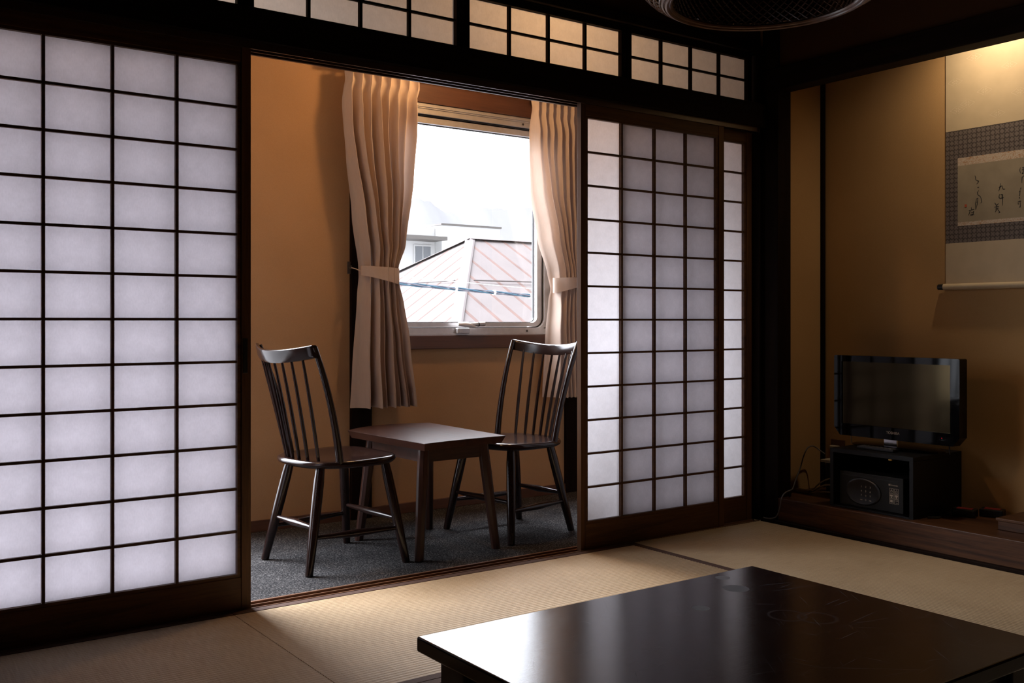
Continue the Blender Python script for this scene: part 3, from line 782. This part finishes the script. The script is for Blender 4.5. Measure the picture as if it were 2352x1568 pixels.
INK = [[(-0.804, 1.521), (-0.807, 1.511), (-0.806, 1.504)], [(-0.806, 1.504), (-0.814, 1.499), (-0.82, 1.496), (-0.816, 1.488), (-0.81, 1.484)], [(-0.814, 1.469), (-0.821, 1.471)], [(-0.82, 1.457), (-0.814, 1.448), (-0.817, 1.439), (-0.828, 1.43)], [(-0.828, 1.43), (-0.831, 1.419), (-0.833, 1.406), (-0.828, 1.403)], [(-0.811, 1.424), (-0.806, 1.403), (-0.807, 1.377)], [(-0.811, 1.424), (-0.817, 1.425), (-0.814, 1.4), (-0.808, 1.379)], [(-0.81, 1.408), (-0.815, 1.409)], [(-0.777, 1.376), (-0.8, 1.38)], [(-0.788, 1.389), (-0.789, 1.376)], [(-0.783, 1.374), (-0.775, 1.356)], [(-0.786, 1.371), (-0.792, 1.365), (-0.799, 1.372), (-0.795, 1.357), (-0.783, 1.355)], [(-0.783, 1.361), (-0.801, 1.358)], [(-0.906, 1.46), (-0.92, 1.466)], [(-0.913, 1.477), (-0.912, 1.462), (-0.906, 1.445)], [(-0.92, 1.466), (-0.924, 1.451), (-0.932, 1.451)], [(-0.909, 1.432), (-0.907, 1.419), (-0.911, 1.415)], [(-0.912, 1.429), (-0.92, 1.43), (-0.919, 1.413)], [(-0.911, 1.414), (-0.928, 1.417)], [(-0.923, 1.43), (-0.922, 1.384)], [(-0.889, 1.398), (-0.897, 1.387)], [(-0.905, 1.394), (-0.894, 1.384)], [(-0.887, 1.38), (-0.908, 1.383)], [(-0.898, 1.384), (-0.897, 1.371)], [(-0.891, 1.372), (-0.906, 1.376)], [(-0.899, 1.374), (-0.891, 1.359)], [(-0.899, 1.374), (-0.911, 1.357), (-0.905, 1.355)], [(-0.995, 1.531), (-0.993, 1.519), (-0.996, 1.507)], [(-1.002, 1.529), (-1.011, 1.53)], [(-1.001, 1.52), (-1.01, 1.522)], [(-1.007, 1.531), (-1.007, 1.512), (-1.002, 1.505), (-1.01, 1.506)], [(-1.011, 1.497), (-1.002, 1.49), (-1.001, 1.467)], [(-0.998, 1.45), (-0.996, 1.443)], [(-0.989, 1.434), (-0.996, 1.435)], [(-0.994, 1.441), (-0.993, 1.418), (-0.989, 1.418)], [(-0.99, 1.413), (-0.994, 1.405)], [(-0.985, 1.394), (-0.999, 1.395)], [(-0.994, 1.398), (-0.995, 1.37), (-0.99, 1.373)], [(-0.986, 1.391), (-0.987, 1.381)]]
ib = MB()
for st in INK:
    pts = [Vector((PX-PT-.0012, y, z)) for y, z in st]
    fine = []
    for a, b in zip(pts, pts[1:]):
        for i in range(4): fine.append(a.lerp(b, i/4))
    fine.append(pts[-1]); k = len(fine)
    L_, R_ = [], []
    for i, p in enumerate(fine):
        t = (fine[min(i+1, k-1)]-fine[max(i-1, 0)]).normalized(); nn = Vector((0, -t.z, t.y))
        w_ = .0011*(.45+.75*math.sin(PI*(i+.6)/(k+.2)))
        L_.append(p+nn*w_); R_.append(p-nn*w_)
    D = Vector((.0005, 0, 0))
    ib.rings([[a, b, b+D, a+D] for a, b in zip(L_, R_)])
ib.build('calligraphy', 'ink', pap)
MB().box(PX-PT-.0012, PX-PT-.0006, -0.768, -0.758, 1.392, 1.404).build('seal', 'seal', pap)
MB().tube([(PX-.012, SYL+.002, 1.056), (PX-.012, SYR-.002, 1.056)], .0135, 20).build('roller', 'silk_cream', r, smooth=True)
for a, b in ((SYL+.002, SYL+.028), (SYR-.028, SYR-.002)): MB().tube([(PX-.012, a, 1.056), (PX-.012, b, 1.056)], .0125, 18).build('roller_knob', 'black', r, .001, smooth=True)
MB().tube([(PX-.006, SYL, 2.288), (PX-.006, SYR, 2.288)], .006, 10).build('hanging_rod', 'beam_y', r)

# plinth, adapters, cables, outlet
r = thing('display_plinth', 'low dark wooden display plinth on the alcove floor at the right edge', 'plinth', (3.9, -1.3, .11))
MB().box(3.745, 3.985, -1.62, -1.052, .1105, .1450).build('body', 'kamachi', r, .002)
MB().box(3.738, 3.992, -1.627, -1.047, .1450, .156).build('top_board', 'kamachi', r, .002)
def adapter(label, x, y):
    r = thing('power_adapter', label, 'power adapter', (x, y, .11), .3)
    rot = Matrix.Translation((x, y, 0)) @ Matrix.Rotation(.3, 4, 'Z')
    a = MB().box(-.03, .03, -.045, .045, .1105, .142); a.bm.transform(rot); a.build('body', 'black', r, .004)
    b = MB().box(-.020, .020, -.03, .03, .142, .1428); b.bm.transform(rot); b.build('label_plate', 'redtag', r)
adapter('black power adapter with red top label, nearer to the stand', 3.89, -.835)
adapter('black power adapter with red top label, back against the alcove wall', 3.975, -.905)
def catmull(P, n=8):
    P = [Vector(p) for p in P]; Q = [P[0]]+P+[P[-1]]; out = []
    for i in range(1, len(Q)-2):
        a, b, c, d = Q[i-1:i+3]
        for k in range(n):
            t = k/n; out.append(.5*((2*b)+(c-a)*t+(2*a-5*b+4*c-d)*t*t+(3*b-a-3*c+d)*t**3))
    out.append(P[-1]); return out
def cable(name, label, cat, pts, rad, m):
    return tag(MB().tube(catmull(pts), rad, 8).build(name, m, smooth=True), label, cat)
cable('black_cable', 'loose black cable curling on the alcove floor right of the stand', 'cable',
      [(3.72, -.775, .1145), (3.76, -.80, .1145), (3.80, -.785, .1145), (3.86, -.78, .1145), (3.90, -.775, .1145), (3.925, -.79, .1145), (3.94, -.83, .1145)], .0035, 'cableblack')
cable('grey_cable', 'thin grey cable arching down beside the stand and over the alcove step', 'cable',
      [(3.918, -.128, .287), (3.915, -.10, .302), (3.90, -.085, .317), (3.87, -.085, .322), (3.842, -.085, .312), (3.81, -.09, .278), (3.774, -.1, .229), (3.734, -.105, .176), (3.70, -.12, .152), (3.65, -.15, .148), (3.60, -.155, .140), (3.582, -.150, .115), (3.580, -.138, .060), (3.577, -.12, .028), (3.577, -.08, .0155), (3.577, -.05, .0155)], .0030, 'cablegrey')
r = thing('power_strip', 'ivory plug strip behind the left edge of the stand with cables', 'power strip', (3.89, -.2, .25))
MB().box(3.875, 3.935, -.345, -.165, .1105, .255).build('support_box', 'black', r, .004)
MB().box(3.868, 3.94, -.345, -.140, .2552, .268).build('adapter_body', 'cablewhite', r, .003)
cable('ivory_cable', 'topmost of the ivory cables running behind the stand', 'cable', [(3.835, -.10, .1135), (3.845, -.115, .125), (3.85, -.16, .165), (3.85, -.22, .192), (3.85, -.30, .205), (3.85, -.355, .205)], .0035, 'cablewhite')
cable('ivory_cable', 'middle ivory cable bending behind the stand', 'cable', [(3.815, -.115, .1135), (3.825, -.13, .122), (3.835, -.175, .150), (3.832, -.22, .162), (3.83, -.29, .155), (3.83, -.355, .150)], .0045, 'cablewhite')
cable('ivory_cable', 'lowest ivory cable close to the alcove floor', 'cable', [(3.795, -.135, .1135), (3.80, -.17, .124), (3.80, -.22, .133), (3.80, -.28, .134), (3.80, -.355, .130)], .003, 'cablewhite')
tag(MB().box(3.80, 3.822, -.128, -.052, .1103, .1103+.017).build('cable_plug', 'cablewhite', None, .004), 'ivory plug lying on the alcove floor left of the stand', 'plug')
r = thing('wall_outlet', 'brown wall outlet plate on the alcove back wall left of the television', 'outlet', (XB, -.12, .32))
MB().box(XB-.006, XB-.0002, -.160, -.082, .290, .345).build('cover_plate', 'brown_y', r, .002)
MB().box(XB-.03, XB-.006, -.135, -.09, .295, .318).build('plug', 'cablewhite', r, .004)

# ------------------------------------------------------------------ rattan pendant lamp
PCX, PCY, PCZ = 2.066, -1.34, 1.752
r = thing('pendant_lamp', 'large round woven rattan pendant lamp hanging from the ceiling', 'ceiling lamp', (PCX, PCY, PCZ))
prof = [(.262, .0), (.300, .022), (.330, .055), (.348, .10), (.350, .145), (.335, .19), (.300, .235), (.24, .275), (.16, .305), (.07, .32)]
def pr(t):
    t = max(0, min(.9999, t))*(len(prof)-1); i = int(t); f = t-i
    a = prof[max(i-1, 0)]; b = prof[i]; c = prof[i+1]; d = prof[min(i+2, len(prof)-1)]
    return tuple(.5*((2*b[k])+(c[k]-a[k])*f+(2*a[k]-5*b[k]+4*c[k]-d[k])*f*f+(3*b[k]-a[k]-3*c[k]+d[k])*f**3) for k in (0, 1))
def weave(nstr, turns, rad, nseg, scale=1.0, zoff=0, nn=5, flat=1):
    mb = MB()
    for s in (1, -1):
        for j in range(nstr):
            pts = []
            for i in range(nseg+1):
                t = i/nseg; R_, z = pr(t); a = 2*PI*j/nstr+s*turns*2*PI*t
                o = .0012*s*(1 if (i % 2) else -1)
                pts.append((PCX+(R_*scale+o)*math.cos(a), PCY+(R_*scale+o)*math.sin(a), PCZ+zoff+z*(.86 if scale < 1 else 1)))
            mb.tube(pts, rad, nn, False)
    return mb
weave(60, .16, .0030, 26).build('woven_shade', 'rattan', r, smooth=True)
hoops = MB()
for t in [i/26 for i in range(1, 26)]:
    R_, z = pr(t)
    hoops.tube([(PCX+(R_+.003)*math.cos(2*PI*i/64), PCY+(R_+.003)*math.sin(2*PI*i/64), PCZ+z) for i in range(65)], .0028, 5, False)
hoops.build('shade_hoop', 'rattan', r, smooth=True)
rim = MB()
for k, (dr, dz, rr) in enumerate(((-.010, .003, .006), (-.001, -.001, .0065), (.009, .004, .006))):
    rim.tube([(PCX+(.258+dr)*math.cos(2*PI*i/96), PCY+(.258+dr)*math.sin(2*PI*i/96), PCZ+dz) for i in range(97)], rr, 8, False)
rim.build('rim', 'rattan', r, smooth=True)
for s in range(28):
    a = 2*PI*s/28
mb = MB()
IN = [(.246, .004), (.243, .05), (.235, .10), (.215, .15), (.18, .19), (.12, .215), (.04, .225)]
for s in (1, -1):
    for j in range(64):
        pts = []
        for i in range(19):
            t = i/18*(len(IN)-1); q = min(int(t), len(IN)-2); f = t-q
            R_ = IN[q][0]*(1-f)+IN[q+1][0]*f; z = IN[q][1]*(1-f)+IN[q+1][1]*f
            a = 2*PI*j/64+s*.22*2*PI*i/18
            pts.append((PCX+R_*math.cos(a), PCY+R_*math.sin(a), PCZ+z+.0008*s))
        mb.tube(pts, .0026, 4, False)
mb.build('inner_mesh', 'rattan_in', r, smooth=True)
mb = MB(); mb.lathe([(p[0]+.010, p[1]+.012) for p in IN], (PCX, PCY, PCZ), 64); mb.build('inner_liner', 'rattan_in', r, smooth=True)
MB().tube([(PCX, PCY, PCZ+.22), (PCX, PCY, 2.43)], .004, 8).build('cord', 'cableblack', r)
MB().lathe([(.0, -.0), (.05, .0), (.05, .02), (0, .022)], (PCX, PCY, 2.427), 32).build('ceiling_rose', 'brown_x', r, smooth=True)

# ------------------------------------------------------------------ lamps that are on, plus one added behind the left shoji
lights = []
for lx, le, ll in ((2.42, VER_W, 'warm ceiling light of the veranda above the side table, hidden by the lintel'), (.62, VER_W*.8, 'unseen warm ceiling light added behind the left shoji')):  # the second light is added to warm the left shoji and wall
    r = thing('ceiling_light', ll, 'ceiling lamp', (lx, .50, 2.32), 0, 'veranda ceiling lights')
    MB().lathe([(.0, .0), (.10, .0), (.10, -.02), (0, -.02)], (lx, .50, 2.3195), 32).build('base', 'lampshade_white', r, smooth=True)
    lights.append((r, lx, le))
def lamp(name, typ, loc, energy, color, rot=(0, 0, 0), parent=None, **kw):
    l = bpy.data.lights.new(name, typ); l.energy = energy; l.color = color
    for k, v in kw.items(): setattr(l, k, v)
    o = bpy.data.objects.new(name, l); COL.objects.link(o); o.location = loc; o.rotation_euler = rot
    if parent:
        o.parent = parent; o.location = Vector(loc)-parent.location
    return o
WARM = (1.0, .57, .25)
for lr, lx, le in lights: lamp('bulb', 'POINT', (lx, .50, 2.235), le, WARM, parent=lr, shadow_soft_size=.05)
r = thing('spotlight', 'small warm lamp tucked behind the alcove beam above the scroll', 'lamp', (3.76, -.98, 2.3))
MB().tube([(3.80, -.90, 2.2995), (3.80, -.90, 2.25)], .03, 20).build('housing', 'black', r, smooth=True)
lamp('bulb', 'SPOT', (3.80, -.92, 2.245), ALC_W, (1.0, .79, .55), (0, math.radians(-16), 0), parent=r, shadow_soft_size=.03, spot_size=math.radians(150), spot_blend=1.0)

# ------------------------------------------------------------------ the town outside
struct(MB().box(-80, 260, 3, 420, -5.2, -5).build('ground_outside', 'ground'))
AX, AY, AZ = 9.856, 12.0, 2.386
RL = 9.0
r = thing('neighbouring_house', 'red hipped seam roof of the house next door seen through the window', 'house', (AX+3, AY, -5))
kx, ky_, kz_ = 2.16*2.1, 2.96*2.1, 1.48*2.1
ap = Vector((AX, AY, AZ)); rp = Vector((AX+RL, AY, AZ))
c = {k: ap+Vector((sx*kx, sy*ky_, -kz_)) for k, sx, sy in (('fl', -1, -1), ('bl', -1, 1))}
c['fr'] = rp+Vector((kx, -ky_, -kz_)); c['br'] = rp+Vector((kx, ky_, -kz_))
bm = MB(); V = {k: bm.bm.verts.new(p) for k, p in list(c.items())+[('a', ap), ('b', rp)]}
for f in (('fl', 'fr', 'b', 'a'), ('bl', 'fl', 'a'), ('br', 'bl', 'a', 'b'), ('fr', 'br', 'b'), ('fl', 'bl', 'br', 'fr')): bm.bm.faces.new([V[k] for k in f])
rf = bm.build('roof', 'roof', r)
sm = MB()
def seam(p, q, w_=.034, h=.006):
    d = (q-p).normalized(); sd = d.cross(Vector((0, 0, 1))).normalized()*w_; up = Vector((0, 0, h))
    sm.rings([[p-sd, p+sd, p+sd*.6+up, p-sd*.6+up], [q-sd, q+sd, q+sd*.6+up, q-sd*.6+up]])
stp = .42
x = c['fl'].x+.2
while x < c['fr'].x:                       # front slope
    if x < ap.x: t = (x-c['fl'].x)/(ap.x-c['fl'].x)
    elif x > rp.x: t = (c['fr'].x-x)/(c['fr'].x-rp.x)
    else: t = 1
    seam(Vector((x, c['fl'].y, c['fl'].z)), Vector((x, c['fl'].y+t*ky_, c['fl'].z+t*kz_))); x += stp
y = c['fl'].y+.2
while y < c['bl'].y:                       # left hip
    t = 1-abs(y-AY)/ky_
    seam(Vector((c['fl'].x, y, c['fl'].z)), Vector((c['fl'].x+t*kx, y, c['fl'].z+t*kz_))); y += stp
sm.build('roof_seam', 'roofrib', rf)
hc = MB()
for p, q in ((ap, c['fl']), (ap, c['bl']), (ap, rp)):
    d = (q-p).normalized(); sd = d.cross(Vector((0, 0, 1))).normalized()*.09; up = Vector((0, 0, .014))
    hc.rings([[p-sd, p+sd, p+sd*.7+up, p-sd*.7+up], [q-sd, q+sd, q+sd*.7+up, q-sd*.7+up]])
hc.build('ridge_cap', 'roof', rf)
sn = MB()
for f in (.28, .62, .93):                      # snow bars across the slopes
    a = ap.lerp(c['fl'], f); b = rp.lerp(c['fr'], f); e = ap.lerp(c['bl'], f); up = Vector((0, 0, .09))
    sn.tube([a+up*.5+Vector((.2, 0, 0)), b+up*.5], .012, 6); sn.tube([a+up*.5+Vector((0, .25, 0)), e+up*.5], .012, 6)
sn.build('snow_bar', 'roof', rf)
MB().box(c['fl'].x+.6, c['fr'].x-.6, c['fl'].y+.6, c['bl'].y-.6, -5, c['fl'].z-.01).build('wall', 'bldg', r)

r = thing('apartment_block', 'white flat topped building with a canopy behind the red roof', 'building', (20.5, 34, -5))
MB().box(20.3, 23.05, 30, 36, -5, 4.63).build('stair_tower', 'bldg', r)
MB().box(20.25, 23.1, 29.95, 36.1, 4.631, 4.70).build('parapet_cap', 'bldg2', r)
MB().box(18.9, 20.29, 30.5, 36, -5, 4.55).build('wing', 'bldg', r)
MB().box(17.2, 20.25, 29.5, 31.0, 4.0, 4.14).build('canopy', 'bldg2', r)
wn = MB().box(19.33, 20.1, 30.44, 30.52, 2.6, 3.86).build('window_frame', 'bldg', r)
MB().box(19.38, 19.69, 30.42, 30.44, 2.7, 3.8).build('pane', 'bglass', wn)
MB().box(19.74, 20.05, 30.42, 30.44, 2.7, 3.8).build('pane', 'bglass', wn)

def hills():
    mb = MB(); rows = []
    tab = [(60, 20), (120, 30), (150, 33), (166, 37), (171, 41), (176, 44), (181, 43), (185, 40.5), (191, 39.3), (199, 40.4), (204, 42.2), (215, 42.6), (227, 43.6), (260, 41), (330, 36)]
    xs = [60+270*i/180 for i in range(181)]
    for dy, k in ((0, 0), (10, .35), (25, .7), (40, 1), (90, .55), (130, .05)):
        rows.append([(x, 260+dy, -5+(interp([(a, b) for a, b in tab], x)+5+1.0*noise.noise((x*.35, dy*.1, 1)))*k) for x in xs])
    mb.rings(rows, cap=False, close=False); return mb.build('hill', 'hill', None, smooth=True)
struct(hills())

def sag(a, b, n, drop): return [Vector(a).lerp(Vector(b), i/n)-Vector((0, 0, drop*4*(i/n)*(1-i/n))) for i in range(n+1)]
r = thing('utility_cable', 'thick twisted bundle of blue utility cables crossing outside the window', 'utility cable', (5.9, 6, 1.24))
main = sag((1.0, 6.02, 1.60), (11.0, 5.98, 1.00), 120, .06)
for k in range(4):
    st = [p+Vector((0, .013*math.cos(i*.55+k*PI/2), .013*math.sin(i*.55+k*PI/2))) for i, p in enumerate(main)]
    MB().tube(st, .008, 6).build('strand', 'utility_blue' if k % 2 else 'utility_grey', r, smooth=True)
for f in (.475, .525, .575):
    p = main[int(f*120)]; MB().tube([p+Vector((-.012, 0, 0)), p+Vector((.012, 0, 0))], .030, 10).build('cable_tie', 'bldg', r)
tag(MB().tube(sag((1.0, 6.3, 1.68), (11.0, 6.2, 1.10), 60, .05), .005, 6).build('overhead_wire', 'bldg', None, smooth=True), 'thin pale wire strung just above the blue cable bundle outside', 'wire')

# ------------------------------------------------------------------ sky, camera, view
wd = bpy.data.worlds.new('overcast_sky'); sc.world = wd; wd.use_nodes = True
nt = wd.node_tree; bg = nt.nodes['Background']
bg.inputs[0].default_value = SKY_C
# bright overcast with the sun veiled behind cloud, ahead and to the left of the window
tc = nt.nodes.new('ShaderNodeTexCoord'); dt = nt.nodes.new('ShaderNodeVectorMath'); dt.operation = 'DOT_PRODUCT'
dt.inputs[1].default_value = Vector(SUN_D).normalized(); nt.links.new(tc.outputs['Generated'], dt.inputs[0])
def wm(op, a, b):
    nd = nt.nodes.new('ShaderNodeMath'); nd.operation = op
    for i, v in enumerate((a, b)):
        if isinstance(v, (int, float)): nd.inputs[i].default_value = v
        else: nt.links.new(v, nd.inputs[i])
    return nd.outputs[0]
glow = wm('POWER', wm('MAXIMUM', dt.outputs['Value'], 0.0), 4.0)
nt.links.new(wm('ADD', wm('MULTIPLY', glow, SKY_P), SKY_S), bg.inputs[1])
for W in (W1, W2):
    o = lamp('sky_portal', 'AREA', ((W[0]+W[1])/2, YW+.115, (W[2]+W[3])/2), 1, (1, 1, 1), (-PI/2, 0, 0), shape='RECTANGLE', size=W[1]-W[0]-.02, size_y=W[3]-W[2]-.02)
    o.data.cycles.is_portal = True

cam = bpy.data.cameras.new('camera'); co = bpy.data.objects.new('camera', cam); COL.objects.link(co)
co.location = (0, -3.085, .91)
co.rotation_euler = (PI/2, 0, -math.atan(1639/2293.))
cam.sensor_width = 36; cam.lens = 2293/2352*36; cam.shift_y = -47/2352; cam.clip_start = .02; cam.clip_end = 1000
sc.camera = co
sc.view_settings.view_transform = 'Standard'; sc.view_settings.look = 'None'
sc.view_settings.exposure = 0; sc.view_settings.gamma = 1; sc.view_settings.use_curve_mapping = False
sc.cycles.max_bounces = 12; sc.cycles.diffuse_bounces = 8; sc.cycles.glossy_bounces = 4; sc.cycles.transparent_max_bounces = 12
sc.cycles.sample_clamp_indirect = 6; sc.cycles.caustics_reflective = False; sc.cycles.caustics_refractive = False
